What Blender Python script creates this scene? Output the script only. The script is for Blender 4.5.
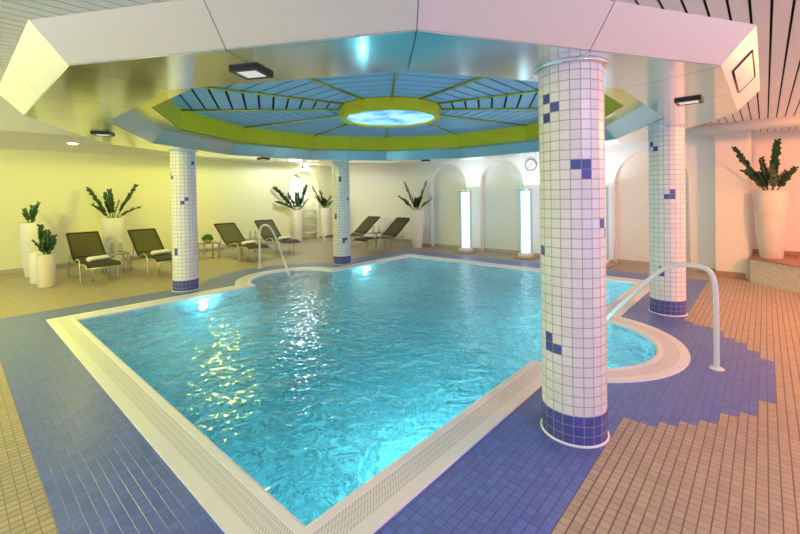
import bpy, bmesh, math, random
from mathutils import Vector, Matrix
random.seed(7)
PI = math.pi
scene = bpy.context.scene
for o in list(bpy.data.objects):
    bpy.data.objects.remove(o)
COL = scene.collection

# ------------------------------------------------------------------ camera
cd = bpy.data.cameras.new('camera'); cam = bpy.data.objects.new('camera', cd); COL.objects.link(cam)
cd.sensor_fit = 'HORIZONTAL'; cd.sensor_width = 36.0; cd.lens = 18.3165
cd.shift_x = 0.0; cd.shift_y = -(267.0 - 199.474) / 800.0
cd.clip_start = 0.05; cd.clip_end = 100
R_ = Vector((0.66794, -0.744048, -0.015776)); U_ = Vector((0.018759, -0.004359, 0.999815)); W_ = Vector((0.743979, 0.668112, -0.011046))
M = Matrix.Identity(4)
for i in range(3):
    M[i][0] = R_[i]; M[i][1] = U_[i]; M[i][2] = -W_[i]
M[0][3], M[1][3], M[2][3] = -1.107, -1.621, 1.55
cam.matrix_world = M
scene.camera = cam

# ------------------------------------------------------------------ world and exposure
wd = bpy.data.worlds.new('world'); scene.world = wd; wd.use_nodes = True
bg = wd.node_tree.nodes['Background']; bg.inputs[1].default_value = 0.95
bg.inputs[0].default_value = (0.68, 0.76, 1.0, 1)      # soft ambient from the unseen rest of the hall
vs = scene.view_settings
vs.view_transform = 'Standard'; vs.look = 'None'; vs.gamma = 1; vs.exposure = 0.27; vs.use_curve_mapping = False

YEL = (0.97, 0.95, 0.07); PINK = (1.0, 0.62, 1.0); ORG = (1.0, 0.33, 0.11); WARM = (1.0, 0.88, 0.62); CYAN = (0.42, 0.97, 0.98); PALEY = (1.0, 0.90, 0.40)
# ceiling downlights, some seen, others added to tint the hall: position, colour, watts, label
DOWN = [
    ((0.58, 8.55, 2.66), YEL, 62, 'bright round downlight in the plain ceiling near the left wall'),
    ((-2.5, 5.2, 2.545), YEL, 700, 'added out-of-view downlight in the slatted ceiling left of the pool, beyond the near one'),
    ((-3.3, 1.6, 2.545), YEL, 190, 'added out-of-view downlight in the slatted ceiling left of the pool, nearest the viewer'),
    ((3.3, 8.3, 2.66), YEL, 230, 'added downlight hidden behind the ring, in the plain ceiling above the middle loungers'),  # yellow lamp added out of sight for the floor at the back
    ((6.1, 9.1, 2.66), (0.86, 0.94, 1.0), 170, 'round downlight in the plain ceiling near the alcove'),
    ((0.3, -3.4, 2.545), PINK, 150, 'added out-of-view downlight in the slatted ceiling on the near right side'),
    ((5.0, -3.9, 2.545), (1.0, 0.30, 0.07), 760, 'added out-of-view downlight in the slatted ceiling right of the whirlpool'),
    ((6.6, -2.7, 2.545), ORG, 120, 'added out-of-view downlight in the slatted ceiling before the ledge'),
]

# ------------------------------------------------------------------ helpers
def tag(o, label=None, cat=None, group=None, kind=None):
    if label: o['label'] = label
    if cat: o['category'] = cat
    if group: o['group'] = group
    if kind: o['kind'] = kind
    return o

def thing(name, label, cat, loc=(0, 0, 0), rz=0.0, group=None):
    o = bpy.data.objects.new(name, None); COL.objects.link(o)
    o.location = loc; o.rotation_euler = (0, 0, rz); o.empty_display_size = 0.1
    return tag(o, label, cat, group)

class MB:
    def __init__(s): s.v = []; s.f = []; s.m = []; s.uv = []; s.sm = []
    def add(s, vs, fs, mi=0, uvs=None, smooth=False):
        b = len(s.v); s.v += [tuple(x) for x in vs]
        for k, f in enumerate(fs):
            s.f.append(tuple(b + i for i in f)); s.m.append(mi); s.sm.append(smooth)
            s.uv.append(uvs[k] if uvs else None)
        return s
    def box(s, x0, x1, y0, y1, z0, z1, mi=0, T=None):
        v = [(x0, y0, z0), (x1, y0, z0), (x1, y1, z0), (x0, y1, z0), (x0, y0, z1), (x1, y0, z1), (x1, y1, z1), (x0, y1, z1)]
        if T: v = [T @ Vector(p) for p in v]
        return s.add(v, [(3, 2, 1, 0), (4, 5, 6, 7), (0, 1, 5, 4), (1, 2, 6, 5), (2, 3, 7, 6), (3, 0, 4, 7)], mi)
    def bbox(s, x0, x1, y0, y1, z0, z1, b=0.01, mi=0, T=None):
        bm = bmesh.new(); bmesh.ops.create_cube(bm, size=1)
        for w in bm.verts:
            w.co = Vector(((x0 + x1) / 2 + w.co.x * (x1 - x0), (y0 + y1) / 2 + w.co.y * (y1 - y0), (z0 + z1) / 2 + w.co.z * (z1 - z0)))
        bmesh.ops.bevel(bm, geom=bm.edges[:], offset=b, segments=2, affect='EDGES')
        bm.verts.index_update()
        v = [T @ w.co if T else w.co.copy() for w in bm.verts]
        s.add(v, [tuple(w.index for w in f.verts) for f in bm.faces], mi, smooth=True); bm.free(); return s
    def tube(s, pts, r, n=10, mi=0, cap=True):
        pts = [Vector(p) for p in pts]; N = len(pts)
        rr = r if isinstance(r, (list, tuple)) else [r] * N
        vs = []; prev = None
        for i, p in enumerate(pts):
            t = (pts[min(i + 1, N - 1)] - pts[max(i - 1, 0)]).normalized()
            if prev is None:
                a = Vector((0, 0, 1)) if abs(t.z) < 0.9 else Vector((1, 0, 0))
                x = t.cross(a).normalized()
            else:
                x = (prev - t * prev.dot(t)).normalized()
            prev = x; y = t.cross(x)
            for k in range(n):
                q = 2 * PI * k / n; vs.append(p + (x * math.cos(q) + y * math.sin(q)) * rr[i])
        fs = []
        for i in range(N - 1):
            for k in range(n):
                fs.append((i * n + k, i * n + (k + 1) % n, (i + 1) * n + (k + 1) % n, (i + 1) * n + k))
        s.add(vs, fs, mi, smooth=True)
        if cap:
            b = len(s.v) - len(vs)
            s.f.append(tuple(b + k for k in reversed(range(n)))); s.f.append(tuple(b + (N - 1) * n + k for k in range(n)))
            s.m += [mi, mi]; s.uv += [None, None]; s.sm += [False, False]
        return s
    def lathe(s, prof, n=32, c=(0, 0, 0), mi=0, smooth=True, T=None):
        vs = []
        for r, z in prof:
            for k in range(n):
                q = 2 * PI * k / n; p = Vector((c[0] + r * math.cos(q), c[1] + r * math.sin(q), c[2] + z))
                vs.append(T @ p if T else p)
        fs = []
        for i in range(len(prof) - 1):
            for k in range(n):
                fs.append((i * n + k, i * n + (k + 1) % n, (i + 1) * n + (k + 1) % n, (i + 1) * n + k))
        return s.add(vs, fs, mi, smooth=smooth)
    def poly(s, pts, mi=0): return s.add(pts, [tuple(range(len(pts)))], mi)
    def slab(s, pts, d, mi=0):
        """closed prism: polygon pts offset by the vector d"""
        n = len(pts); d = Vector(d); v = [Vector(p) for p in pts] + [Vector(p) + d for p in pts]
        return s.add(v, [tuple(reversed(range(n))), tuple(range(n, 2 * n))] + [(i, (i + 1) % n, n + (i + 1) % n, n + i) for i in range(n)], mi)
    def build(s, name, mats, parent=None, fix=True):
        me = bpy.data.meshes.new(name); me.from_pydata(s.v, [], s.f)
        for m in (mats if isinstance(mats, (list, tuple)) else [mats]): me.materials.append(m)
        for p, mi, sm in zip(me.polygons, s.m, s.sm): p.material_index = mi; p.use_smooth = sm
        if any(u for u in s.uv):
            L = me.uv_layers.new(name='UVMap')
            for p, u in zip(me.polygons, s.uv):
                if u:
                    for li, c in zip(p.loop_indices, u): L.data[li].uv = c
        if fix:
            bm = bmesh.new(); bm.from_mesh(me); bmesh.ops.recalc_face_normals(bm, faces=bm.faces[:]); bm.to_mesh(me); bm.free()
        me.update()
        o = bpy.data.objects.new(name, me); COL.objects.link(o)
        if parent: o.parent = parent
        return o

def struct(name, mb, mats, parent=None, fix=True):
    o = mb.build(name, mats, parent, fix)
    if parent is None: o['kind'] = 'structure'
    return o

def copy_tree(o, parent=None):
    c = o.copy(); COL.objects.link(c); c.parent = parent
    for ch in o.children: copy_tree(ch, c)
    return c

def light(name, kind, loc, col, w, size=0.1, parent=None, rot=None, spot=None, blend=0.5):
    l = bpy.data.lights.new(name, kind); l.color = col; l.energy = w
    if kind == 'AREA': l.shape = 'DISK'; l.size = size
    else: l.shadow_soft_size = size
    if kind == 'SPOT': l.spot_size = spot or 2.6; l.spot_blend = blend
    o = bpy.data.objects.new(name, l); COL.objects.link(o); o.location = loc
    if rot: o.rotation_euler = rot
    if parent: o.parent = parent
    return o

# ------------------------------------------------------------------ materials
def mat(name, col, rough=0.5, metal=0.0, bump=0.0, bscale=60.0, var=0.0, vscale=3.0, emit=None, estr=0.0, aniso=0.0, coat=0.0):
    m = bpy.data.materials.new(name); m.use_nodes = True; nt = m.node_tree; b = nt.nodes['Principled BSDF']
    b.inputs['Base Color'].default_value = (*col, 1); b.inputs['Roughness'].default_value = rough; b.inputs['Metallic'].default_value = metal
    if coat: b.inputs['Coat Weight'].default_value = coat
    tc = nt.nodes.new('ShaderNodeTexCoord')
    if var > 0:
        n = nt.nodes.new('ShaderNodeTexNoise'); n.inputs['Scale'].default_value = vscale; n.inputs['Detail'].default_value = 3
        nt.links.new(tc.outputs['Object'], n.inputs['Vector'])
        mx = nt.nodes.new('ShaderNodeMix'); mx.data_type = 'RGBA'
        mx.inputs['A'].default_value = (*[c * (1 - var) for c in col], 1); mx.inputs['B'].default_value = (*[min(1, c * (1 + var)) for c in col], 1)
        nt.links.new(n.outputs['Fac'], mx.inputs['Factor']); nt.links.new(mx.outputs['Result'], b.inputs['Base Color'])
    if bump > 0:
        n2 = nt.nodes.new('ShaderNodeTexNoise'); n2.inputs['Scale'].default_value = bscale; n2.inputs['Detail'].default_value = 4
        nt.links.new(tc.outputs['Object'], n2.inputs['Vector'])
        bp = nt.nodes.new('ShaderNodeBump'); bp.inputs['Strength'].default_value = bump; bp.inputs['Distance'].default_value = 0.01
        nt.links.new(n2.outputs['Fac'], bp.inputs['Height']); nt.links.new(bp.outputs['Normal'], b.inputs['Normal'])
    if emit:
        b.inputs['Emission Color'].default_value = (*emit, 1); b.inputs['Emission Strength'].default_value = estr
    return m

def tile_mat(name, col, grout, gw=0.05, rough=0.35, var=0.10, relief=0.0, gwy=None):
    """one tile per face: UV 0..1 across each face, grout at its rim"""
    m = bpy.data.materials.new(name); m.use_nodes = True; nt = m.node_tree; b = nt.nodes['Principled BSDF']; N = nt.nodes.new; L = nt.links.new
    b.inputs['Roughness'].default_value = rough
    uv = N('ShaderNodeUVMap'); sp = N('ShaderNodeSeparateXYZ'); L(uv.outputs['UV'], sp.inputs[0])
    def edge(sock, w):
        a = N('ShaderNodeMath'); a.operation = 'FRACT'; L(sock, a.inputs[0])
        s1 = N('ShaderNodeMath'); s1.operation = 'SUBTRACT'; L(a.outputs[0], s1.inputs[0]); s1.inputs[1].default_value = 0.5
        ab = N('ShaderNodeMath'); ab.operation = 'ABSOLUTE'; L(s1.outputs[0], ab.inputs[0])
        mr = N('ShaderNodeMapRange'); L(ab.outputs[0], mr.inputs['Value'])
        mr.inputs['From Min'].default_value = 0.5 - w * 1.3; mr.inputs['From Max'].default_value = 0.5 - w * 0.5
        return mr.outputs['Result']
    ex = edge(sp.outputs['X'], gw); ey = edge(sp.outputs['Y'], gwy or gw)
    mxm = N('ShaderNodeMath'); mxm.operation = 'MAXIMUM'; L(ex, mxm.inputs[0]); L(ey, mxm.inputs[1])
    fx = N('ShaderNodeVectorMath'); fx.operation = 'FLOOR'; L(uv.outputs['UV'], fx.inputs[0])
    wn = N('ShaderNodeTexWhiteNoise'); wn.noise_dimensions = '3D'; L(fx.outputs[0], wn.inputs['Vector'])
    cm = N('ShaderNodeMix'); cm.data_type = 'RGBA'; L(wn.outputs['Value'], cm.inputs['Factor'])
    cm.inputs['A'].default_value = (*[c * (1 - var) for c in col], 1); cm.inputs['B'].default_value = (*[min(1, c * (1 + var)) for c in col], 1)
    g = N('ShaderNodeMix'); g.data_type = 'RGBA'; L(mxm.outputs[0], g.inputs['Factor']); L(cm.outputs['Result'], g.inputs['A']); g.inputs['B'].default_value = (*grout, 1)
    L(g.outputs['Result'], b.inputs['Base Color'])
    inv = N('ShaderNodeMath'); inv.operation = 'SUBTRACT'; inv.inputs[0].default_value = 1.0; L(mxm.outputs[0], inv.inputs[1])
    h = inv.outputs[0]
    if relief > 0:
        wv = N('ShaderNodeTexWave'); wv.wave_type = 'RINGS'; wv.inputs['Scale'].default_value = 0.0
        vo = N('ShaderNodeTexVoronoi'); vo.inputs['Scale'].default_value = 4.0; vo.voronoi_dimensions = '2D'
        L(uv.outputs['UV'], vo.inputs['Vector'])
        ad = N('ShaderNodeMath'); ad.operation = 'MULTIPLY_ADD'; L(vo.outputs['Distance'], ad.inputs[0]); ad.inputs[1].default_value = -relief; L(h, ad.inputs[2]); h = ad.outputs[0]
        nt.nodes.remove(wv)
    bp = N('ShaderNodeBump'); bp.inputs['Strength'].default_value = 0.5; bp.inputs['Distance'].default_value = 0.003
    L(h, bp.inputs['Height']); L(bp.outputs['Normal'], b.inputs['Normal'])
    return m

M_wall = mat('cream_plaster', (0.86, 0.83, 0.74), 0.75, bump=0.15, bscale=90)
M_wally = mat('yellow_lit_plaster', (0.85, 0.85, 0.60), 0.75, bump=0.15, bscale=90)  # cream plaster with the yellow lamplight mixed into its base colour
M_wallw = mat('white_plaster', (0.90, 0.89, 0.86), 0.7, bump=0.1, bscale=90)
M_niche = mat('rough_beige_render', (0.80, 0.80, 0.74), 0.85, bump=0.9, bscale=45, var=0.12, vscale=30)
M_ceil = mat('plain_ceiling', (0.88, 0.86, 0.80), 0.8)
M_slat = mat('white_ceiling_slat', (0.88, 0.88, 0.85), 0.42, metal=0.1)
M_black = mat('dark_gap', (0.012, 0.012, 0.012), 0.9)
M_metal = mat('brushed_panel_metal', (0.72, 0.80, 0.86), 0.14, metal=1.0, bump=0.03, bscale=8)
M_fascia = mat('satin_fascia_metal', (0.84, 0.84, 0.85), 0.40, metal=0.35, bump=0.02, bscale=10)
M_inner = mat('pale_grey_panel', (0.62, 0.68, 0.74), 0.30, metal=0.6)
M_lime = mat('lime_paint', (0.84, 0.70, 0.015), 0.45)
M_limeg = mat('glossy_lime_metal', (0.66, 0.62, 0.10), 0.16, metal=0.8)
M_bslat = mat('pale_blue_slat', (0.28, 0.52, 0.84), 0.45)
M_chrome = mat('chrome', (0.85, 0.85, 0.86), 0.08, metal=1.0)
M_white = mat('white_lacquer_tube', (0.86, 0.85, 0.83), 0.28)
M_cop = mat('white_coping', (0.88, 0.88, 0.90), 0.4)
M_skirt = mat('terracotta_skirting', (0.42, 0.26, 0.15), 0.5, var=0.1)
M_skirtg = mat('grey_beige_skirting', (0.46, 0.44, 0.38), 0.5, var=0.1)
M_pot = mat('white_fibre_pot', (0.84, 0.82, 0.76), 0.45)
M_potb = mat('mottled_cream_pot', (0.72, 0.66, 0.56), 0.55, var=0.16, vscale=7)
M_soil = mat('potting_soil', (0.05, 0.035, 0.02), 0.95, bump=0.8, bscale=60)
M_leaf = mat('dark_green_leaf', (0.022, 0.085, 0.022), 0.35, var=0.5, vscale=9)
M_stem = mat('green_stem', (0.06, 0.13, 0.03), 0.5)
M_sling = mat('dark_brown_mesh_sling', (0.032, 0.028, 0.02), 0.75, bump=0.4, bscale=300)
M_slingb = mat('olive_mesh_sling', (0.085, 0.075, 0.028), 0.75, bump=0.4, bscale=300)
M_alu = mat('champagne_aluminium', (0.62, 0.58, 0.48), 0.3, metal=0.8)
M_table = mat('grey_table', (0.30, 0.29, 0.25), 0.4)
M_towel = mat('white_terry', (0.88, 0.87, 0.84), 0.9, bump=0.6, bscale=220)
M_dark = mat('dark_bronze', (0.03, 0.022, 0.018), 0.35, metal=0.3)
M_lens = mat('frosted_lens', (0.75, 0.74, 0.70), 0.4, emit=(1, 0.98, 0.93), estr=0.35)
M_lamp = mat('lit_lens', (0.9, 0.9, 0.88), 0.4, emit=(1, 0.97, 0.85), estr=7)
M_hot = mat('hot_lamp_lens', (0.9, 0.9, 0.85), 0.4, emit=(1, 0.9, 0.7), estr=120)
M_green = mat('bright_green_bush', (0.13, 0.30, 0.03), 0.6, bump=0.8, bscale=40)
M_beige = tile_mat('beige_floor_tile', (0.47, 0.39, 0.295), (0.15, 0.115, 0.09), 0.035, 0.38, 0.10, 0.5, 0.075)
M_blue = tile_mat('blue_floor_tile', (0.13, 0.19, 0.56), (0.07, 0.10, 0.34), 0.04, 0.30, 0.12, 0.35, 0.06)
M_cw = tile_mat('white_mosaic', (0.85, 0.83, 0.84), (0.42, 0.38, 0.37), 0.045, 0.30, 0.04)
M_cb = tile_mat('blue_mosaic', (0.09, 0.10, 0.38), (0.28, 0.28, 0.40), 0.05, 0.2, 0.1)
M_ledge = tile_mat('cream_ledge_mosaic', (0.72, 0.62, 0.48), (0.85, 0.78, 0.66), 0.06, 0.35, 0.08)
M_terra = tile_mat('terracotta_tile', (0.36, 0.17, 0.09), (0.25, 0.12, 0.07), 0.03, 0.4, 0.08)
M_basin = tile_mat('turquoise_pool_mosaic', (0.27, 0.60, 0.74), (0.42, 0.70, 0.82), 0.03, 0.5, 0.5)  # strong tile contrast paints in the light and dark mottling of rippled water

def mk_glass(name, tint, gl=0.12):
    m = bpy.data.materials.new(name); m.use_nodes = True; nt = m.node_tree; nt.nodes.clear(); N = nt.nodes.new; L = nt.links.new
    out = N('ShaderNodeOutputMaterial'); t = N('ShaderNodeBsdfTransparent'); t.inputs[0].default_value = (*tint, 1)
    g = N('ShaderNodeBsdfGlossy'); g.inputs['Roughness'].default_value = 0.05
    f = N('ShaderNodeLayerWeight'); f.inputs['Blend'].default_value = 0.25
    a = N('ShaderNodeMath'); a.operation = 'MULTIPLY'; L(f.outputs['Facing'], a.inputs[0]); a.inputs[1].default_value = 0.35 + gl
    mx = N('ShaderNodeMixShader'); L(a.outputs[0], mx.inputs[0]); L(t.outputs[0], mx.inputs[1]); L(g.outputs[0], mx.inputs[2]); L(mx.outputs[0], out.inputs[0])
    return m
M_glass = mk_glass('clear_glass', (0.86, 0.93, 0.95), 0.06)
M_bottle = mk_glass('bottle_glass', (0.80, 0.86, 0.80), 0.1)

def mk_water():
    m = bpy.data.materials.new('pool_water_surface'); m.use_nodes = True; nt = m.node_tree; nt.nodes.clear(); N = nt.nodes.new; L = nt.links.new
    out = N('ShaderNodeOutputMaterial'); tc = N('ShaderNodeTexCoord')
    n1 = N('ShaderNodeTexNoise'); n1.inputs['Scale'].default_value = 2.4; n1.inputs['Detail'].default_value = 2.5; n1.inputs['Distortion'].default_value = 0.8
    L(tc.outputs['Object'], n1.inputs['Vector'])
    n2 = N('ShaderNodeTexNoise'); n2.inputs['Scale'].default_value = 6.5; n2.inputs['Detail'].default_value = 1.5; n2.inputs['Distortion'].default_value = 1.2
    L(tc.outputs['Object'], n2.inputs['Vector'])
    ad = N('ShaderNodeMath'); ad.operation = 'MULTIPLY_ADD'; L(n2.outputs['Fac'], ad.inputs[0]); ad.inputs[1].default_value = 0.5; L(n1.outputs['Fac'], ad.inputs[2])
    bp = N('ShaderNodeBump'); bp.inputs['Strength'].default_value = 0.8; bp.inputs['Distance'].default_value = 0.2; L(ad.outputs[0], bp.inputs['Height'])
    bg_ = N('ShaderNodeBump'); bg_.inputs['Strength'].default_value = 0.34; bg_.inputs['Distance'].default_value = 0.10; L(ad.outputs[0], bg_.inputs['Height'])
    t = N('ShaderNodeBsdfTransparent'); t.inputs[0].default_value = (0.76, 0.97, 1.0, 1)
    r = N('ShaderNodeBsdfRefraction'); r.inputs['Color'].default_value = (0.76, 0.97, 1.0, 1); r.inputs['IOR'].default_value = 1.25; r.inputs['Roughness'].default_value = 0.03; L(bp.outputs['Normal'], r.inputs['Normal'])
    g = N('ShaderNodeBsdfGlossy'); g.inputs['Roughness'].default_value = 0.07; L(bg_.outputs['Normal'], g.inputs['Normal'])
    f = N('ShaderNodeFresnel'); f.inputs[0].default_value = 1.45; L(bg_.outputs['Normal'], f.inputs['Normal'])
    m1 = N('ShaderNodeMixShader'); m1.inputs[0].default_value = 0.86; L(t.outputs[0], m1.inputs[1]); L(r.outputs[0], m1.inputs[2])
    m2 = N('ShaderNodeMixShader'); L(f.outputs[0], m2.inputs[0]); L(m1.outputs[0], m2.inputs[1]); L(g.outputs[0], m2.inputs[2]); L(m2.outputs[0], out.inputs[0])
    return m
M_water = mk_water()

def mk_grate():
    m = mat('white_slotted_grate', (0.80, 0.78, 0.77), 0.4); nt = m.node_tree; b = nt.nodes['Principled BSDF']; N = nt.nodes.new; L = nt.links.new
    uv = N('ShaderNodeUVMap'); sp = N('ShaderNodeSeparateXYZ'); L(uv.outputs['UV'], sp.inputs[0])
    def pulse(sock, per, duty):
        d = N('ShaderNodeMath'); d.operation = 'DIVIDE'; L(sock, d.inputs[0]); d.inputs[1].default_value = per
        f = N('ShaderNodeMath'); f.operation = 'FRACT'; L(d.outputs[0], f.inputs[0])
        l = N('ShaderNodeMath'); l.operation = 'LESS_THAN'; L(f.outputs[0], l.inputs[0]); l.inputs[1].default_value = duty
        return l.outputs[0]
    a = pulse(sp.outputs['X'], 0.021, 0.42); c = pulse(sp.outputs['Y'], 0.0345, 0.80)
    mu = N('ShaderNodeMath'); mu.operation = 'MULTIPLY'; L(a, mu.inputs[0]); L(c, mu.inputs[1])
    mx = N('ShaderNodeMix'); mx.data_type = 'RGBA'; L(mu.outputs[0], mx.inputs['Factor']); mx.inputs['A'].default_value = (0.84, 0.84, 0.86, 1); mx.inputs['B'].default_value = (0.60, 0.60, 0.61, 1)
    L(mx.outputs['Result'], b.inputs['Base Color'])
    bp = N('ShaderNodeBump'); bp.invert = True; bp.inputs['Strength'].default_value = 0.6; bp.inputs['Distance'].default_value = 0.006; L(mu.outputs[0], bp.inputs['Height']); L(bp.outputs['Normal'], b.inputs['Normal'])
    return m
M_grate = mk_grate()

def mk_sky():
    m = bpy.data.materials.new('backlit_sky_print'); m.use_nodes = True; nt = m.node_tree; b = nt.nodes['Principled BSDF']; N = nt.nodes.new; L = nt.links.new
    tc = N('ShaderNodeTexCoord'); n = N('ShaderNodeTexNoise'); n.inputs['Scale'].default_value = 2.6; n.inputs['Detail'].default_value = 6; L(tc.outputs['Object'], n.inputs['Vector'])
    cr = N('ShaderNodeValToRGB'); cr.color_ramp.elements[0].position = 0.40; cr.color_ramp.elements[0].color = (0.10, 0.42, 0.85, 1); cr.color_ramp.elements[1].position = 0.56; cr.color_ramp.elements[1].color = (0.55, 0.88, 1.0, 1)
    L(n.outputs['Fac'], cr.inputs[0]); L(cr.outputs[0], b.inputs['Base Color']); L(cr.outputs[0], b.inputs['Emission Color']); b.inputs['Emission Strength'].default_value = 0.6
    return m
M_sky = mk_sky()
M_win = mat('lit_window_pane', (0.9, 0.92, 0.95), 0.3, emit=(0.95, 0.97, 1.0), estr=2.2)
M_core = mat('lit_water_core', (0.85, 0.92, 0.97), 0.4, emit=(0.86, 0.93, 1.0), estr=1.25)

# ------------------------------------------------------------------ pool outline
PU, PV = 6.65, 5.02
BC, BR = 3.33, 0.83
def outline(d, z, n=28):
    """pool edge offset outward by d, counter-clockwise from the near corner, with the two round bays"""
    r = BR + d; q = math.acos(0) if r == 0 else math.asin(min(1, d / r)) if d >= 0 else -math.asin(-d / r)
    pts = [(-d, -d)]
    for k in range(n + 1):            # bay on the v=0 side
        a = PI + q + (PI - 2 * q) * k / n; pts.append((BC + r * math.cos(a), r * math.sin(a)))
    pts += [(PU + d, -d), (PU + d, PV + d)]
    for k in range(n + 1):
        a = q + (PI - 2 * q) * k / n; pts.append((BC + r * math.cos(a), PV + r * math.sin(a)))
    pts.append((-d, PV + d))
    return [Vector((x, y, z)) for x, y in pts]
def dens(pts, step=0.25):
    return pts
def band(mb, d0, z0, d1, z1, mi=0, uvs=False):
    A, B = outline(d0, z0), outline(d1, z1); n = len(A); s = 0.0
    for i in range(n):
        j = (i + 1) % n; L = (B[j] - B[i]).length
        uv = [((s, d0), (s + L, d0), (s + L, d1), (s, d1))] if uvs else None
        mb.add([A[i], A[j], B[j], B[i]], [(0, 1, 2, 3)], mi, uv); s += L
def in_pool(x, y, d):
    if -d < x < PU + d and -d < y < PV + d: return True
    return math.hypot(x - BC, y) < BR + d or math.hypot(x - BC, y - PV) < BR + d

# ------------------------------------------------------------------ floor
P = 0.0985
def is_blue(x, y):
    if -0.83 < x < 7.56 and -0.85 < y < 5.88: return True
    return math.hypot(x - BC, y + 0.03) < 1.67 or math.hypot(x - BC, y - 5.05) < 1.67
fl = MB()
i0, i1, j0, j1 = int(-4.0 / P), int(9.4 / P), int(-5.5 / P), int(11.8 / P)
for i in range(i0, i1):
    for j in range(j0, j1):
        x, y = (i + .5) * P, (j + .5) * P
        if in_pool(x, y, 0.14): continue
        h = P / 2
        fl.add([(x - h, y - h, 0), (x + h, y - h, 0), (x + h, y + h, 0), (x - h, y + h, 0)], [(0, 1, 2, 3)], 1 if is_blue(x, y) else 0, [((2 * i, 2 * j), (2 * i + 2, 2 * j), (2 * i + 2, 2 * j + 2), (2 * i, 2 * j + 2))])
struct('floor', fl, [M_beige, M_blue], fix=False)

ba = MB(); A = outline(0.0, -0.02); B = outline(0.0, -0.95); n = len(A); s = 0
for i in range(n):
    j = (i + 1) % n; L = (A[j] - A[i]).length
    ba.add([A[i], A[j], B[j], B[i]], [(0, 1, 2, 3)], 0, [((s / .11, 0), ((s + L) / .11, 0), ((s + L) / .11, 18.6), (s / .11, 18.6))]); s += L
ba.add(B, [tuple(range(n))], 0, [tuple((p.x / .11, p.y / .11) for p in B)])
for cy, a0 in ((0.0, PI), (PV, 0.0)):            # bench rings in the bays
    ring = []
    for k in range(21):
        a = a0 + PI * k / 20
        ring.append((Vector((BC + .45 * math.cos(a), cy + .45 * math.sin(a), -0.42)), Vector((BC + .829 * math.cos(a), cy + .829 * math.sin(a), -0.42))))
    for k in range(20):
        p, q_ = ring[k]; p2, q2 = ring[k + 1]; d = Vector((0, 0, -0.53))
        ba.add([p, p2, q2, q_, p + d, p2 + d], [(0, 1, 2, 3), (0, 1, 5, 4)], 0, [tuple((w.x / .11, w.y / .11) for w in (p, p2, q2, q_)), ((k * 2, 0), (k * 2 + 2, 0), (k * 2 + 2, 10), (k * 2, 10))])
basin = struct('pool_basin', ba, M_basin, fix=False)
wa = MB(); A = outline(0.004, -0.014); wa.poly(A)
tag(wa.build('pool_water', M_water), 'rippled turquoise water filling the pool and its two round bays', 'water', kind='stuff')

cp = MB(); band(cp, 0.0, -0.06, 0.012, 0.006); band(cp, 0.012, 0.006, 0.03, 0.014); band(cp, 0.03, 0.014, 0.07, 0.012); band(cp, 0.195, 0.010, 0.275, 0.012); band(cp, 0.275, 0.012, 0.28, -0.01); band(cp, 0.07, 0.012, 0.071, 0.0); band(cp, 0.194, 0.0, 0.195, 0.010)
cop = struct('pool_coping', cp, M_cop, fix=False)
gr = MB(); band(gr, 0.071, 0.008, 0.194, 0.008, 0, True)
gr.build('overflow_grate', M_grate, cop, fix=False)

def uw_lamp(x, y, z, ny, w, label):
    t = thing('underwater_lamp', label, 'pool light', (x, y, z), 0)
    T = Matrix.Rotation(PI / 2, 4, 'X')
    b = MB(); b.lathe([(0.0, 0.0), (0.085, 0.0), (0.09, 0.01 * 1), (0.085, 0.02), (0.07, 0.02)], 20, T=T @ Matrix.Scale(ny, 4, (0, 0, 1)))
    b.build('bezel', M_chrome, t)
    l = MB(); l.lathe([(0.07, 0.018), (0.04, 0.026), (0.0, 0.028)], 20, T=T @ Matrix.Scale(ny, 4, (0, 0, 1))); l.build('lens', mat('lit_pool_lens', (0.8, 0.95, 1), 0.3, emit=(0.75, 0.97, 1), estr=10), t)
    light('underwater_lamp_light', 'POINT', (0, -ny * 0.06, 0), CYAN, w, 0.03, t)
for (x, yy, ny, lab) in ((1.57, PV, 1, 'lit underwater lamp in the far left pool wall, nearer the tiled column on the left'),
                         (5.07, PV, 1, 'lit underwater lamp in the far left pool wall, near the far pool corner'),
                         (1.50, 0.0, -1, 'underwater lamp in the near pool wall making the bright glow near the viewer'),
                         (5.10, 0.0, -1, 'underwater lamp in the near pool wall beyond the whirlpool bay')):
    uw_lamp(x, yy, -0.16 if ny == 1 else -0.3, ny, 17 if ny == 1 else 46, lab)

uw_lamp(BC - .62, -.545, -.25, -1, 26, 'added unseen underwater lamp low in the near side of the right hand round bay')  # lamp added out of sight to brighten the bay water

# ------------------------------------------------------------------ ring geometry
CX, CY = 3.3, 2.5
def gon(ap, z, n=12):
    r = ap / math.cos(PI / n); return [Vector((CX + r * math.cos(PI / n + 2 * PI * k / n), CY + r * math.sin(PI / n + 2 * PI * k / n), z)) for k in range(n)]
def chord(ap, y):
    """u interval of the 12-gon of apothem ap at v = y"""
    g = gon(ap, 0); xs = []
    for i in range(12):
        a, b = g[i], g[(i + 1) % 12]
        if (a.y - y) * (b.y - y) < 0: xs.append(a.x + (b.x - a.x) * (y - a.y) / (b.y - a.y))
    return (min(xs), max(xs)) if len(xs) >= 2 else None

ZC, ZS = 2.555, 2.355
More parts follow.
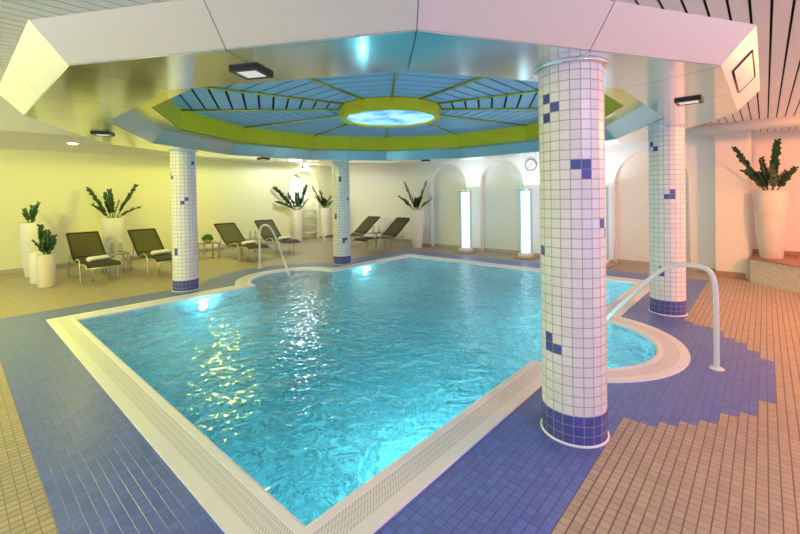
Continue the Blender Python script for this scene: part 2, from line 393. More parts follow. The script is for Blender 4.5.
# slatted ceiling
cs = MB(); PIT = 0.0895
yy = -5.5
while yy < 6.45:
    y0, y1 = yy + .0065, yy + PIT - .0065
    ends = 8.70 if yy < -0.75 else 7.4
    ch0 = chord(4.00, (y0 + y1) / 2); ch1 = chord(3.90, (y0 + y1) / 2)
    segs = [(-4.0, ends)] if not ch0 else [(-4.0, ch0[0]), (ch0[1], ends)]
    for a, b in segs:
        if b > a + .02:
            cs.box(a, b, y0, y1, ZC, ZC + .012, 0)
    for a, b in ([(-4.0, ends)] if not ch1 else [(-4.0, ch1[0]), (ch1[1], ends)]):
        cs.add([(a, yy, ZC + .03), (b, yy, ZC + .03), (b, yy + PIT, ZC + .03), (a, yy + PIT, ZC + .03)], [(0, 1, 2, 3)], 1)
    yy += PIT
cs.box(-4.0, 9.4, -5.5, 11.8, 3.0, 3.05, 1)  # unseen black sheet added over everything to stop light leaking in
struct('ceiling', cs, [M_slat, M_black])
cpn = MB()
cpn.box(-4.0, 9.4, 6.46, 11.8, 2.67, 2.72); cpn.box(7.4, 9.4, -0.75, 6.46, 2.67, 2.72)
cpn.box(-4.0, 9.4, 6.44, 6.46, ZC, 2.72); cpn.box(7.4, 7.42, -0.75, 6.46, ZC, 2.72)
struct('ceiling_plain', cpn, M_ceil)['label'] = 'plain cream ceiling over the loungers and along the arcade'
bm_ = MB(); bm_.bbox(6.7, 6.98, -5.5, -0.2, 2.43, 2.556, .008); struct('trim_1', bm_, M_wall)

# ------------------------------------------------------------------ walls
def arch_pts(c, hw, spring, n=20):
    return [(c - hw * math.cos(PI * k / n), spring + hw * math.sin(PI * k / n)) for k in range(n + 1)]
ARCH = [(5.12, 0.615, 1.78), (3.45, 0.60, 1.80), (1.78, 0.60, 1.78), (0.13, 0.65, 1.72)]
WT = 2.68
wb = MB(); UW = 8.45
edges = sorted([-0.95, 6.40] + [c + s_ * hw for c, hw, _ in ARCH for s_ in (-1, 1)])
for a, b in zip(edges[0::2], edges[1::2]): wb.poly([(UW, a, 0), (UW, b, 0), (UW, b, WT), (UW, a, WT)])
for c, hw, sp in ARCH:
    ap = arch_pts(c, hw, sp)
    for (a, za), (b, zb) in zip(ap[:-1], ap[1:]): wb.poly([(UW, a, za), (UW, b, zb), (UW, b, WT), (UW, a, WT)])
    pr = [(c - hw, 0.0)] + ap + [(c + hw, 0.0)]
    for (a, za), (b, zb) in zip(pr[:-1], pr[1:]): wb.add([(UW, a, za), (UW, b, zb), (UW + .13, b, zb), (UW + .13, a, za)], [(0, 1, 2, 3)])
wb.poly([(UW, 6.40, 0), (9.05, 6.40, 0), (9.05, 6.40, WT), (UW, 6.40, WT)])
wall_arch = struct('wall_arcade', wb, M_wallw, fix=False)
for c, hw, sp in ARCH:
    nb = MB(); pr = [(c - hw, 0.0)] + arch_pts(c, hw, sp) + [(c + hw, 0.0)]
    nb.poly([(UW + .128, a, z) for a, z in pr]); nb.build('niche_back', M_niche, wall_arch, fix=False)
    nr = MB(); pts = [(UW - .008, a, z) for a, z in pr[1:-1]]; nr.tube([(UW - .002, c - hw - .012, .1)] + [(UW - .002, c + (a - c) * 1.02, sp + (z - sp) * 1.02) for _, a, z in pts] + [(UW - .002, c + hw + .012, .1)], .014, 6)
    nr.build('niche_moulding', M_wallw, wall_arch)
w = MB(); w.box(9.0, 9.1, 6.38, 11.8, 0, WT); struct('wall_back', w, M_wallw)
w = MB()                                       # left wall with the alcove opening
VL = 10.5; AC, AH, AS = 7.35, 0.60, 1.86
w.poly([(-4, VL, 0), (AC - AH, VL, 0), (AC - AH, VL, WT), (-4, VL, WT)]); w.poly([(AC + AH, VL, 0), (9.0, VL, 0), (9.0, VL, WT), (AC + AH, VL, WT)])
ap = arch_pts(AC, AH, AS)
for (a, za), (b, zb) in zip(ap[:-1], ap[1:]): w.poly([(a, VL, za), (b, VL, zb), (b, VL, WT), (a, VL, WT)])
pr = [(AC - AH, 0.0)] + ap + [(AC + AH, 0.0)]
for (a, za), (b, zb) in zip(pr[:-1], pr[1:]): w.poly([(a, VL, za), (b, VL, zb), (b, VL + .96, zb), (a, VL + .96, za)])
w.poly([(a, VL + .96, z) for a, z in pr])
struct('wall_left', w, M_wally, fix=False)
w = MB(); hw = .33; ap2 = arch_pts(7.58, hw, 1.97, 14); loop = [(7.58 - hw, 1.22)] + ap2 + [(7.58 + hw, 1.22)]
w.poly([(a, VL + .945, z) for a, z in loop]); win = struct('window_1', w, M_win, fix=False)
w = MB(); w.tube([(a, VL + .94, z) for a, z in loop] + [(loop[0][0], VL + .94, loop[0][1])], .016, 8); w.build('window_frame', M_white, win)
w = MB()                                       # pilaster with rounded near corner
pp = [(8.13, -0.95), (9.1, -0.95), (9.1, -1.44), (8.19, -1.44)] + [(8.19 - .06 * math.sin(a), -1.38 - .06 * math.cos(a)) for a in [PI / 8, PI / 4, 3 * PI / 8]] + [(8.13, -1.38)]
w.slab([(a, b, 0) for a, b in pp], (0, 0, 2.62)); struct('wall_pilaster', w, M_wall)
w = MB(); w.box(8.65, 8.75, -5.5, -1.40, 0, 2.62); struct('wall_right', w, M_wall)

# skirtings
def skirt(name, segs, m, h=.085):
    mb = MB()
    for (x0, y0, x1, y1) in segs: mb.box(min(x0, x1), max(x0, x1), min(y0, y1), max(y0, y1), 0, h)
    return struct(name, mb, m)
skirt('baseboard_left', [(-4, VL - .014, AC - AH, VL - .002), (AC + AH, VL - .014, 8.99, VL - .002)], M_skirtg)
skirt('baseboard_back', [(8.986, 6.41, 8.998, 10.48)], M_skirtg)
skirt('baseboard_arcade', [(UW - .013, a, UW - .001, b) for a, b in zip(edges[0::2], edges[1::2])] + [(UW + .112, c - hw_, UW + .126, c + hw_) for c, hw_, _ in ARCH], M_skirtg)
skirt('baseboard_pilaster', [(8.115, -1.36, 8.128, -0.95)], M_skirt, .10)
skirt('baseboard_right', [(8.635, -5.4, 8.648, -1.42)], M_skirt, .47)

# tiled ledge with terracotta top
LH = .40
lp = [(7.87, -1.42), (8.122, -1.42), (8.122, -1.448), (8.632, -1.448), (8.632, -5.4), (6.6, -5.4), (6.6, -2.73)]
w = MB(); n = len(lp)
for i in range(n):
    a, b = lp[i], lp[(i + 1) % n]; L = math.hypot(a[0] - b[0], a[1] - b[1]) / .048
    w.add([(*a, 0), (*b, 0), (*b, LH - .015), (*a, LH - .015)], [(0, 1, 2, 3)], 0, [((0, 0), (L, 0), (L, 8), (0, 8))])
lt = [(7.85, -1.415), (8.12, -1.415), (8.12, -1.446), (8.632, -1.446), (8.632, -5.4), (6.58, -5.4), (6.58, -2.725)]
w2 = [Vector((*p, LH)) for p in lt]
led = struct('trim_2', w, M_ledge, fix=False)
w = MB(); w.slab([(*p, LH - .015) for p in lt], (0, 0, .015))
w.uv = [tuple((w.v[i][0] / .2, w.v[i][1] / .2) for i in f) for f in w.f]; w.build('ledge_top', M_terra, led)

# pale wall panels low on the walls
def wpanel(name, x0, x1, y0, y1, z0, z1, label):
    t = MB(); t.bbox(x0, x1, y0, y1, z0, z1, .004); tag(t.build(name, M_wallw), label, 'wall panel')
wpanel('wall_panel', 3.92, 4.4, VL - .035, VL - .016, .03, .20, 'low white panel on the left wall behind the table with the green plant ball')
wpanel('wall_panel', 1.95, 2.42, VL - .035, VL - .016, .03, .20, 'low white panel on the left wall behind the second lounger')
wpanel('wall_panel', 8.97, 8.985, 8.02, 8.45, .25, .48, 'pale panel on the cream back wall between the two far loungers')

# ------------------------------------------------------------------ columns
def column(c, acc, label):
    t = thing('tiled_column', label, 'column', (c[0], c[1], 0), 0, None)
    n, rows, r, H = 20, 39, .197, ZS - .003
    for nm, j0, j1 in (('tiled_base', 0, 3), ('tiled_shaft', 3, rows)):
        mb = MB()
        for j in range(j0, j1):
            for i in range(n):
                a, b = 2 * PI * i / n, 2 * PI * (i + 1) / n; z0, z1 = H * j / rows, H * (j + 1) / rows
                mi = 1 if (j < 3 or (i, j) in acc) else 0
                mb.add([(r * math.cos(a), r * math.sin(a), z0), (r * math.cos(b), r * math.sin(b), z0), (r * math.cos(b), r * math.sin(b), z1), (r * math.cos(a), r * math.sin(a), z1)], [(0, 1, 2, 3)], mi, [((i, j), (i + 1, j), (i + 1, j + 1), (i, j + 1))])
        mb.build(nm, [M_cw, M_cb], t, fix=False)
    mb = MB(); q = [(r + .012, 0), (r + .012, .006), (r + .002, .010)]; mb.lathe(q, 40); mb.build('sealing_bead', M_cop, t)
    mb = MB(); mb.lathe([(r + .002, H - .018), (r + .03, H - .018), (r + .034, H - .008), (r + .03, H), (r + .002, H)], 40); mb.build('ceiling_collar', M_chrome, t)
column((1.611, -0.681), {(8, 35), (8, 33), (9, 34), (11, 28), (12, 28), (12, 27), (14, 22), (15, 21), (7, 19), (8, 10), (8, 9), (9, 9)}, 'nearest white mosaic column, standing between the pool corner and the whirlpool bay')
column((1.589, 5.736), {(14, 25), (13, 24), (11, 11), (11, 10), (9, 32), (10, 31), (16, 35)}, 'mosaic column on the left of the pool, in front of the loungers')
column((4.951, 5.638), {(11, 33), (12, 32), (12, 31), (15, 24), (10, 18), (10, 17), (13, 9), (14, 9), (13, 8)}, 'farthest mosaic column, bluish, beside the alcove and the far round bay')
column((5.033, -0.683), {(7, 35), (8, 34), (11, 25), (11, 24), (10, 24), (9, 9), (9, 8)}, 'mosaic column in orange light right of the whirlpool bay handrail')

# ------------------------------------------------------------------ suspended ring
ring = thing('suspended_ceiling_ring', 'large twelve sided metal ceiling ring with lime inner band carried by the four columns', 'ceiling ring', (0, 0, 0))
rt = thing  # alias
def ring_part(name, ap0, z0, ap1, z1, m, th, halves=2, gap=.003):
    A, B = gon(ap0, z0), gon(ap1, z1)
    for k in range(12):
        j = (k + 1) % 12; mb = MB(); nrm = (A[j] - A[k]).cross(B[k] - A[k]).normalized() * th
        for h in range(halves):
            f0, f1 = h / halves, (h + 1) / halves
            e = (A[j] - A[k]).normalized() * gap
            a0, a1 = A[k].lerp(A[j], f0) + e, A[k].lerp(A[j], f1) - e; b0, b1 = B[k].lerp(B[j], f0) + e, B[k].lerp(B[j], f1) - e
            mb.slab([a0, a1, b1, b0], nrm)
        mb.build(name, m, ring)
ring_part('fascia_panel', 3.91, ZS, 4.085, 2.55, M_fascia, -.008)
ring_part('soffit_panel', 3.30, ZS, 3.908, ZS, M_metal, .008)
ring_part('inner_panel', 3.30, ZS + .002, 3.14, 2.535, M_inner, .008)
ring_part('ledge_panel', 2.92, 2.54, 3.142, 2.54, M_limeg, .006, 1, .001)
ring_part('lime_band', 2.92, 2.545, 2.92, 2.84, M_lime, -.01, 2, .002)
ZR = 2.83
for k in range(12):
    mb = MB(); ap_ = .74
    while ap_ < 2.90:
        a1_ = min(ap_ + .157, 2.915)
        A, B = gon(ap_, ZR), gon(a1_, ZR); j = (k + 1) % 12
        mb.slab([A[k].lerp(A[j], .004), A[k].lerp(A[j], .996), B[j].lerp(B[k], .004), B[k].lerp(B[j], .004)], (0, 0, .012), 0)
        ap_ += .185
    A, B = gon(.7, ZR + .04), gon(2.95, ZR + .04); mb.poly([A[k], A[j], B[j], B[k]], 1)
    mb.build('slat_panel', [M_bslat, M_black], ring)
    a, b = gon(.72, ZR - .012)[k], gon(2.915, ZR - .012)[k]; mb = MB(); mb.tube([a, b], .016, 6); mb.build('rib', M_limeg, ring)
# central light
sky = thing('ceiling_light', 'twelve sided lime framed light with a backlit sky print in the middle of the ring', 'ceiling light', (CX, CY, 2.67))
Z0 = 2.67
G = [gon(a, z) for a, z in ((.725, ZR - .002), (.725, Z0), (.645, Z0), (.645, Z0 + .03))]
mb = MB()
for a, b in zip(G[:-1], G[1:]):
    for k in range(12):
        j = (k + 1) % 12; mb.add([v - Vector((CX, CY, Z0)) for v in (a[k], a[j], b[j], b[k])], [(0, 1, 2, 3)])
mb.build('lime_frame', M_lime, sky)
mb = MB(); mb.poly([v - Vector((CX, CY, Z0)) for v in gon(.648, Z0 + .022)]); mb.build('sky_diffuser', M_sky, sky)
# square soffit lights
SL = {30: 'far square soffit light above the arcade side of the ring', 90: 'small dark square soffit light seen edge-on at the far left of the ring', 150: 'square dark framed soffit light left of the left column',
      210: 'large square dark framed soffit light nearest the viewer at top left', 270: 'square dark soffit light between the two right hand columns', 330: 'square soffit light on the far right side of the ring behind the nearest column'}
for a, lab in SL.items():
    q = math.radians(a if a != 210 else 208.8); rr_ = 3.62 if a != 210 else 3.54; x, y = CX + rr_ * math.cos(q), CY + rr_ * math.sin(q)
    t = thing('soffit_light', lab, 'ceiling light', (x, y, ZS - .002), q, 'square soffit lights')
    mb = MB(); s_ = .096
    for (x0, x1, y0, y1) in ((-s_, s_, -s_, -s_ + .025), (-s_, s_, s_ - .025, s_), (-s_, -s_ + .025, -s_ + .025, s_ - .025), (s_ - .025, s_, -s_ + .025, s_ - .025)): mb.box(x0, x1, y0, y1, -.028, 0)
    mb.build('frame', M_dark, t)
    mb = MB(); mb.box(-s_ + .025, s_ - .025, -s_ + .025, s_ - .025, -.024, -.002); mb.build('lens', M_lens, t)
# framed access panel on the right slanted fascia
A, B = gon(3.912, ZS), gon(4.087, 2.55); k = 8; j = 9
def fq(f, g, off): 
    p = A[k].lerp(A[j], f).lerp(B[k].lerp(B[j], f), g); nn = (A[j] - A[k]).cross(B[k] - A[k]).normalized(); return p + nn * off
# (the face from the near right corner towards the right-hand column)
c9 = A[k].lerp(A[j], .5) - Vector((CX, CY, A[k].z)); sg = 1 if (A[j] - A[k]).cross(B[k] - A[k]).dot(c9) > 0 else -1
t = thing('access_panel', 'framed access panel on the slanted right hand side of the ring', 'access panel', fq(.4, .5, 0))
o0 = Vector(fq(.4, .5, 0)); mb = MB(); cor = [(.20, .22), (.60, .22), (.60, .82), (.20, .82)]
mb.tube([fq(f, g, sg * .004) - o0 for f, g in cor + [cor[0]]], .006, 6); mb.build('frame', M_dark, t)
mb = MB(); mb.slab([fq(f, g, sg * .001) - o0 for f, g in cor], (fq(.4, .5, sg * .004) - fq(.4, .5, sg * .001))); mb.build('panel', M_fascia, t)

# downlights
for (loc, colr, wt, lab) in DOWN:
    t = thing('ceiling_downlight', lab, 'ceiling light', loc, 0, 'round ceiling downlights')
    mb = MB(); mb.lathe([(.075, 0), (.105, 0), (.105, -.008), (.08, -.012), (.075, -.004)], 24); mb.build('trim_ring', M_white, t)
    mb = MB(); mb.lathe([(.076, -.004), (.0, -.004)], 24); mb.build('lens', M_lamp, t)
    if loc[2] > 2.6: light('downlight_light', 'SPOT', (0, 0, -.03), colr, wt * .5, .07, t, None, math.radians(178), .15)      # recessed
    else: light('downlight_light', 'POINT', (0, 0, -.09), colr, wt * .42, .06, t)

# twin spot over the alcove
t = thing('spot_lamp', 'small twin headed spot lamp glowing above the arched alcove', 'lamp', (7.35, 10.40, 2.60))
mb = MB(); mb.tube([(-.18, 0, 0), (.18, 0, 0)], .012, 8).tube([(0, 0, 0), (0, .09, .0)], .012, 8); mb.build('bar', M_dark, t)
for s_ in (-1, 1):
    mb = MB(); T = Matrix.Translation((s_ * .16, -.03, -.03)) @ Matrix.Rotation(s_ * .4, 4, 'Y'); mb.lathe([(.02, .05), (.035, .04), (.045, -.03), (.04, -.035)], 14, T=T); h = mb.build('lamp_head', M_dark, t)
    mb = MB(); mb.lathe([(.041, -.03), (.0, -.034)], 14, T=T); mb.build('lens', M_hot, h)
light('spot_lamp_light', 'POINT', (0, -.14, -.10), WARM, 9, .05, t)

# ------------------------------------------------------------------ arcade lights and clock
for y, lab in ((4.28, 'leftmost of the lit square glass water columns, between the first two arches'), (2.61, 'lit square glass water column under the wall clock'), (.95, 'lit square glass water column behind the nearest mosaic column, by the last arch')):
    t = thing('light_column', lab, 'light column', (8.05, y, 0), 0, 'lit glass columns along the arcade')
    mb = MB(); mb.bbox(-.21, .21, -.21, .21, 0, .045, .008); mb.build('base_plate', M_skirtg, t)
    mb = MB(); mb.bbox(-.14, .14, -.14, .14, .046, .13, .008); mb.build('plinth', M_wallw, t)
    for k in range(4):
        T = Matrix.Rotation(k * PI / 2, 4, 'Z'); mb = MB(); mb.box(-.118, .106, -.118, -.108, .131, 1.64, 0, T); mb.build('glass_panel', M_glass, t)
    mb = MB(); mb.box(-.078, .078, -.078, .078, .131, 1.60); mb.build('lit_core', M_core, t)
    mb = MB()
    for (x0, x1, y0, y1) in ((-.122, .122, -.122, -.104), (-.122, .122, .104, .122), (-.122, -.104, -.104, .104), (.104, .122, -.104, .104)): mb.box(x0, x1, y0, y1, 1.641, 1.665)
    mb.build('top_rim', M_inner, t)
    light('column_uplight', 'AREA', (0, 0, 1.63), (.90, .96, 1), 6, .18, t, (PI, 0, 0))
t = thing('wall_clock', 'round white wall clock high on the arcade wall', 'clock', (UW, 2.64, 2.23))
T = Matrix.Rotation(-PI / 2, 4, 'Y')
mb = MB(); mb.lathe([(.13, 0), (.15, 0), (.155, .02), (.145, .035), (.13, .03)], 28, T=T); mb.build('rim', M_table, t)
mb = MB(); mb.lathe([(.135, .012), (0, .012)], 28, T=T); mb.build('dial', M_white, t)
for a, L, nm in ((2.2, .10, 'minute_hand'), (-1.0, .07, 'hour_hand')):
    mb = MB(); mb.tube([(-.018, 0, 0), (-.018, L * math.sin(a), L * math.cos(a))], .004, 6); mb.build(nm, M_dark, t)

# ------------------------------------------------------------------ handrails
def smooth_path(pts, it=3):
    p = [Vector(q) for q in pts]
    for _ in range(it):
        n_ = [p[0]]
        for a, b in zip(p[:-1], p[1:]): n_ += [a.lerp(b, .25), a.lerp(b, .75)]
        p = n_ + [p[-1]]
    return p
def rail(name, pts, label, base):
    t = thing(name, label, 'handrail', base); b = Vector(base)
    mb = MB(); mb.tube([q - b for q in smooth_path(pts)], .021, 14); mb.build('tube', M_white, t)
    mb = MB(); mb.lathe([(.055, 0.002), (.055, .008), (.045, .014), (.022, .016)], 24); mb.build('base_flange', M_white, t)
rail('pool_handrail', [(3.32, -1.30, 0.0), (3.32, -1.30, .35), (3.32, -1.30, .68), (3.32, -1.27, .86), (3.32, -1.12, .89), (3.32, -.98, .87), (3.32, -.86, .79), (3.32, -.43, .29), (3.32, -.16, -.04), (3.32, -.10, -.11)], 'white tubular handrail leading into the near whirlpool bay on the right', (3.32, -1.30, 0))
rail('pool_handrail', [(3.45, 6.62, 0.0), (3.45, 6.62, .4), (3.45, 6.62, .72), (3.45, 6.56, .92), (3.45, 6.30, .97), (3.45, 6.08, .86), (3.45, 5.90, .62), (3.45, 5.46, -.06), (3.45, 5.40, -.15)], 'white tubular handrail leading into the far round bay on the left', (3.45, 6.62, 0))

# ------------------------------------------------------------------ loungers
def make_lounger(label, sm, loc, rz):
    t = thing('sun_lounger', label, 'sun lounger', loc, rz, 'sun loungers along the walls')
    W = .262
    side = [(-.86, .315), (-.74, .365), (-.55, .365), (-.3, .345), (0, .33), (.22, .33)]
    back = [(.22, .33), (.34, .38), (.5, .49), (.72, .66), (.92, .80), (.98, .84)]
    seat = MB(); bk = MB()
    for mb, pr in ((seat, side), (bk, back)):
        for (y0, z0), (y1, z1) in zip(pr[:-1], pr[1:]):
            sag = .0
            mb.slab([(-W, y0, z0), (W, y0, z0), (W, y1, z1), (-W, y1, z1)], (0, 0, .012))
    seat.build('seat', M_sling, t); bk.build('backrest', sm, t)
    mb = MB()
    for s_ in (-1, 1):
        mb.tube([(s_ * W, y, z + .004) for y, z in back], .022, 8)
    mb.tube([(-W, .975, .84), (W, .975, .84)], .026, 8); mb.tube([(-W, .36, .40), (W, .36, .40)], .016, 8); mb.build('back_frame', M_sling, t)
    mb = MB()
    for s_ in (-1, 1): mb.tube([(s_ * (W + .01), y, z - .012) for y, z in side], .015, 8)
    mb.tube([(-W, -.86, .305), (W, -.86, .305)], .015, 8); mb.tube([(-W, -.40, .32), (W, -.40, .32)], .012, 8); mb.tube([(-W, .2, .30), (W, .2, .30)], .012, 8)
    mb.build('seat_frame', M_alu, t)
    for s_ in (-1, 1):
        x = s_ * (W + .03)
        mb = MB(); mb.tube(smooth_path([(x, -.42, 0), (x, -.40, .30), (x, -.34, .40), (x, -.18, .43), (x, .02, .37), (x, .2, .33)], 2), .014, 8); mb.build('leg', M_alu, t)
        mb = MB(); mb.tube(smooth_path([(x, .72, 0), (x, .69, .26), (x, .60, .34), (x, .40, .335), (x, .2, .33)], 2), .014, 8); mb.build('leg', M_alu, t)
        mb = MB(); mb.tube([(s_ * W, .66, .33), (s_ * W, .60, .56)], .010, 6); mb.build('back_prop', M_alu, t)
    for s_ in (-1, 1):
        mb = MB(); mb.tube([(s_ * .12, -.50, .33), (s_ * .12, -.50, .0)], .011, 8); mb.build('support_post', M_alu, t)
    return t
LO = [('dark brown sling lounger with a rolled towel, leftmost by the small planters', M_slingb, (.82, 8.28, 0), 0.0),
      ('dark sling lounger with a rolled towel just left of the left column', M_slingb, (1.86, 8.03, 0), 0.0),
      ('dark sling lounger beside the side table with the green plant ball', M_slingb, (3.90, 8.30, 0), 0.0),
      ('olive sling lounger behind the far bay handrail, nearest the alcove', M_slingb, (5.12, 8.65, 0), -0.13),
      ('dark sling lounger partly behind the farthest mosaic column, facing the pool', M_slingb, (7.27, 7.93, 0), -PI / 2),
      ('olive sling lounger in front of the far cream wall, next to the tall white planter', M_slingb, (7.17, 6.55, 0), -PI / 2)]
for l in LO: make_lounger(*l)

def towel(loc, rz, L, r, label):
    mb = MB(); n = 20; pts = []
    prof = [(r * (1 + .25 * math.cos(2 * a)) * math.cos(a), r * .8 * math.sin(a)) for a in [2 * PI * k / n for k in range(n)]]
    T = Matrix.Translation(loc) @ Matrix.Rotation(rz, 4, 'Z')
    xs = [-L / 2, -L / 2 + .015, -L / 4, 0, L / 4, L / 2 - .015, L / 2]; sc = [.75, 1, 1.02, .98, 1.02, 1, .75]
    vs_ = [Vector((x, p * s_, q * s_ + r * .8)) for x, s_ in zip(xs, sc) for p, q in prof]
    fs = [(i * n + k, i * n + (k + 1) % n, (i + 1) * n + (k + 1) % n, (i + 1) * n + k) for i in range(len(xs) - 1) for k in range(n)] + [tuple(reversed(range(n))), tuple((len(xs) - 1) * n + k for k in range(n))]
    mb.add(vs_, fs, 0, smooth=True); o = mb.build('rolled_towel', M_towel); o.matrix_world = T
    tag(o, label, 'towel', 'rolled towels on the loungers')
towel((.80, 7.86, .386), .35, .36, .06, 'rolled white towel on the leftmost lounger')
towel((1.92, 8.00, .362), .25, .36, .06, 'rolled white towel on the lounger left of the left column')
towel((3.98, 8.12, .355), .2, .36, .06, 'rolled white towel on the lounger beside the green plant ball')
towel((5.07, 8.21, .374), .1, .36, .06, 'rolled white towel on the lounger nearest the alcove')
towel((6.73, 6.55, .374), PI / 2, .36, .065, 'rolled white towel on the lounger next to the tall white planter')

def table(loc, label, sx=.42, sy=.42):
    t = thing('side_table', label, 'table', loc, 0, 'low side tables between the loungers')
    mb = MB(); mb.bbox(-sx / 2, sx / 2, -sy / 2, sy / 2, .385, .41, .006); mb.build('table_top', M_table, t)
    for a in (-1, 1):
        for b in (-1, 1):
            mb = MB(); x, y = a * (sx / 2 - .025), b * (sy / 2 - .025); mb.box(x - .018, x + .018, y - .018, y + .018, 0, .385); mb.build('leg', M_alu, t)
table((1.31, 8.72, 0), 'low grey side table holding two bottles between the two leftmost loungers', .36)
table((3.34, 8.98, 0), 'low grey side table holding the green plant ball')
table((4.50, 8.95, 0), 'low grey side table with bottles between the two middle loungers')
table((7.62, 7.22, 0), 'low grey side table with bottles between the two far loungers')

def bottle(x, y, label):
    t = thing('glass_bottle', label, 'bottle', (x, y, .411), 0, 'glass bottles on the side tables')
    mb = MB(); mb.lathe([(0, .002), (.034, .002), (.036, .02), (.036, .14), (.028, .18), (.014, .21), (.013, .25)], 14); mb.build('bottle_body', M_bottle, t)
    mb = MB(); mb.lathe([(.0145, .235), (.0145, .262), (0, .263)], 12); mb.build('cap', M_white, t)
bottle(1.22, 8.72, 'clear glass bottle on the leftmost side table, left one of two'); bottle(1.37, 8.70, 'clear glass bottle on the leftmost side table, right one of two')
bottle(4.44, 8.90, 'glass bottle on the table between the middle loungers, left one of two'); bottle(4.56, 8.84, 'glass bottle on the table between the middle loungers, right one of two')
bottle(7.60, 7.30, 'glass bottle on the table between the far loungers, left one of two'); bottle(7.66, 7.14, 'glass bottle on the table between the far loungers, right one of two')

# green plant ball
t = thing('plant_ball', 'small round bright green leafy plant on a side table', 'plant', (3.30, 8.92, .411))
mb = MB(); mb.lathe([(0, 0), (.07, 0), (.09, .05), (.082, .05), (.0, .045)], 18); mb.build('bowl', M_table, t)
mb = MB()
for k in range(170):
    a, z = random.uniform(0, 2 * PI), random.uniform(-.5, 1); rr = .115 * random.uniform(.75, 1.05); s_ = math.sqrt(max(0, 1 - z * z))
    p = Vector((rr * s_ * math.cos(a), rr * s_ * math.sin(a), .105 + rr * .8 * z)); d = (p - Vector((0, 0, .09))).normalized(); x = d.cross(Vector((random.random(), random.random(), .3))).normalized() * .022; y = d * .03 + Vector((0, 0, .01))
    mb.add([p - x, p - y * .8, p + x, p + y], [(0, 1, 2, 3)])
mb.build('foliage', M_green, t, fix=False)

# ------------------------------------------------------------------ potted plants
RV = Vector((0.668, -0.744, 0)); FV = Vector((0.744, 0.668, 0))
def frond(base, tip, parent, wd=.05, dens=1.0):
    base, tip = Vector(base), Vector(tip); L = (tip - base).length
    c = base.lerp(tip, .45) + Vector((0, 0, .16 * L)) * (.8 if tip.z - base.z < .6 * L else .25)
    def cv(q): return base * (1 - q) ** 2 + c * 2 * q * (1 - q) + tip * q * q
    N_ = 10; pts = [cv(k / N_) for k in range(N_ + 1)]
    mb = MB(); mb.tube(pts, [.012 - .008 * k / N_ for k in range(N_ + 1)], 6, 0)
    m_ = max(7, int(L / .045 * dens)); side0 = (tip - base).cross(Vector((0, 0, 1)))
    if side0.length < .05: side0 = Vector((1, 0, 0))
    side0.normalize()
    if abs(side0.dot(FV)) > .5: side0 = (side0 * .7 + RV * .0 + Vector((0, 0, 1)) * .7).normalized()
    for k in range(m_):
        q = .22 + .78 * (k + .5) / m_; p = cv(q); tn = (cv(min(1, q + .03)) - cv(q - .03)).normalized()
        up = (Vector((0, 0, 1)) - tn * tn.z); up = up.normalized() if up.length > .1 else FV.copy()
        sd = tn.cross(up).normalized()
        for s_ in (-1, 1):
            ln = wd * random.uniform(1.15, 1.75) * (1 - .45 * abs(q - .5)); roll = random.uniform(-.5, .5)
            d = (sd * s_ * math.cos(roll + .5) + up * math.sin(roll + .5) * .8 + tn * .75).normalized()
            w_ = d.cross(up + sd * s_ * .4).normalized() * ln * .32; nn = d.cross(w_).normalized() * ln * .10
            mb.add([p, p + d * ln * .35 + w_, p + d * ln * .75 + w_ * .8 + nn, p + d * ln, p + d * ln * .75 - w_ * .8 + nn, p + d * ln * .35 - w_, p + d * ln * .5 - nn * .6],
                   [(0, 1, 6), (1, 2, 6), (2, 3, 6), (3, 4, 6), (4, 5, 6), (5, 0, 6)], 1)
    mb.build('frond', [M_stem, M_leaf], parent, fix=False)
def plant(loc, R, H, tips, label, pm, shape='vase', wd=.05, dens=1.0, lean=0.0):
    t = thing('potted_plant', label, 'potted plant', loc)
    if shape == 'vase': pr = [(0, .0), (R * .62, 0), (R * .66, .015), (R * .80, H * .25), (R * .92, H * .5), (R * .99, H * .75), (R, H - .012), (R * .97, H), (R * .90, H - .01), (R * .88, H - .06)]
    else: pr = [(0, .0), (R * .97, 0), (R, .01), (R, H - .012), (R * .97, H), (R * .9, H - .008), (R * .88, H - .05)]
    mb = MB(); mb.lathe(pr, 40); mb.build('pot', pm, t)
    mb = MB(); mb.lathe([(R * .885, H - .045), (R * .5, H - .03), (0, H - .025)], 24); mb.build('soil', M_soil, t)
    for k, (r, up) in enumerate(tips):
        a = k * 2.4; dd = random.uniform(-.12, .12) + lean * min(r, 0); b = RV * (r * .10) + FV * random.uniform(-.05, .05) + Vector((0, 0, H - .04))
        tp = RV * r + FV * dd + Vector((0, 0, H + up)); frond(b, tp, t, wd, dens)
    return t
plant((.05, 9.50, 0), .205, 1.11, [(-.27, .27), (.24, .40), (.10, .34), (0, .33), (.08, .2), (-.1, .2)], 'tall tapered white planter at far left with a small dark zz plant', M_pot, wd=.045)
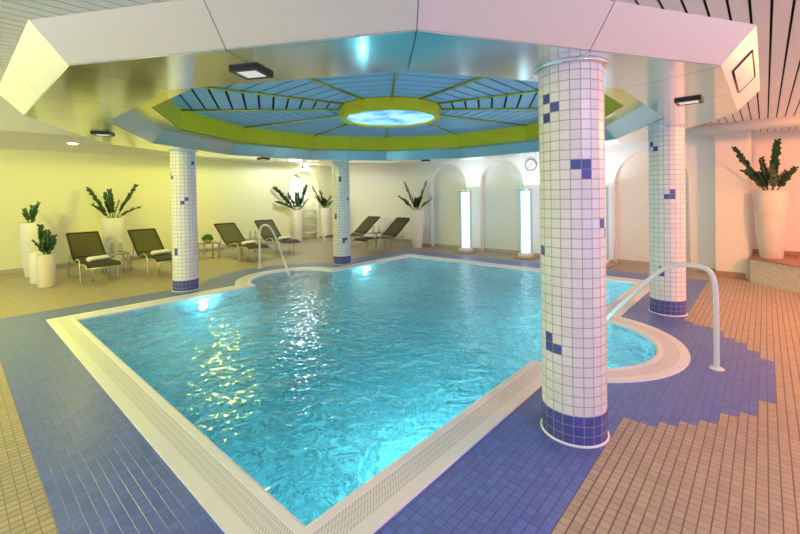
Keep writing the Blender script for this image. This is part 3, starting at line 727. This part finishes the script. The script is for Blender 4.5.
plant((.07, 8.03, 0), .135, .59, [(-.16, .51), (.25, .33), (.13, .39), (-.2, .24), (-.04, .42), (.05, .27), (-.1, .33), (.17, .2)], 'short cylindrical cream planter with a bushy green plant, in front at far left', M_potb, 'cyl', .05, 1.3)
plant((1.50, 9.85, 0), .215, 1.12, [(-.60, .70), (-.45, .31), (-.2, .58), (.02, .65), (.58, .76), (.60, .23), (-.1, .35), (.12, .4)], 'tall white planter with spreading zz plant fronds behind the leftmost side table', M_pot, wd=.065)
plant((6.89, 10.26, 0), .19, 1.09, [(-.61, .75), (-.56, .27), (-.27, .53), (0, .57), (.33, .82), (.33, .34)], 'tall white planter with fronds standing at the left side of the arched alcove', M_pot, wd=.10, lean=.9)
plant((7.67, 9.72, 0), .18, 1.14, [(-.45, .70), (-.34, .38), (-.2, .57), (.17, .41), (.3, .33), (-.05, .3)], 'tall white planter with fronds right of the alcove beside the farthest column', M_pot, wd=.10)
plant((8.03, 5.94, 0), .21, 1.12, [(-.35, .78), (-.5, .37), (.29, .78), (.43, .29), (.15, .35), (0, .3)], 'tall white planter with fronds at the left end of the arcade', M_pot, wd=.095)
plant((8.05, -1.69, LH), .222, 1.13, [(-.57, .71), (-.50, .33), (-.14, .53), (.16, .83), (.42, .37), (.02, .4), (-.2, .3), (.22, .3)], 'large cream vase shaped planter with dark fronds on the tiled ledge at right', M_potb, wd=.06, dens=1.2)
t = thing('cylinder_planter', 'plain cream cylindrical planter standing behind the short planter with the bushy plant', 'planter', (.05, 8.62, 0))
mb = MB(); mb.lathe([(0, 0), (.145, 0), (.15, .01), (.15, .575), (.138, .585), (.132, .53)], 36); mb.build('pot', M_pot, t)
mb = MB(); mb.lathe([(.135, .54), (0, .555)], 24); mb.build('soil', M_soil, t)

# towel rack in the alcove
t = thing('towel_rack', 'white ladder shaped rack with four shelves inside the arched alcove', 'rack', (7.68, 10.72, 0))
for s_ in (-1, 1):
    mb = MB(); mb.tube([(s_ * .235, 0, 0), (s_ * .235, 0, 1.08)], .014, 8); mb.build('post', M_white, t)
for z in (.22, .48, .74, 1.0):
    mb = MB(); mb.box(-.235, .235, -.10, .10, z, z + .055); mb.build('shelf', M_white, t)
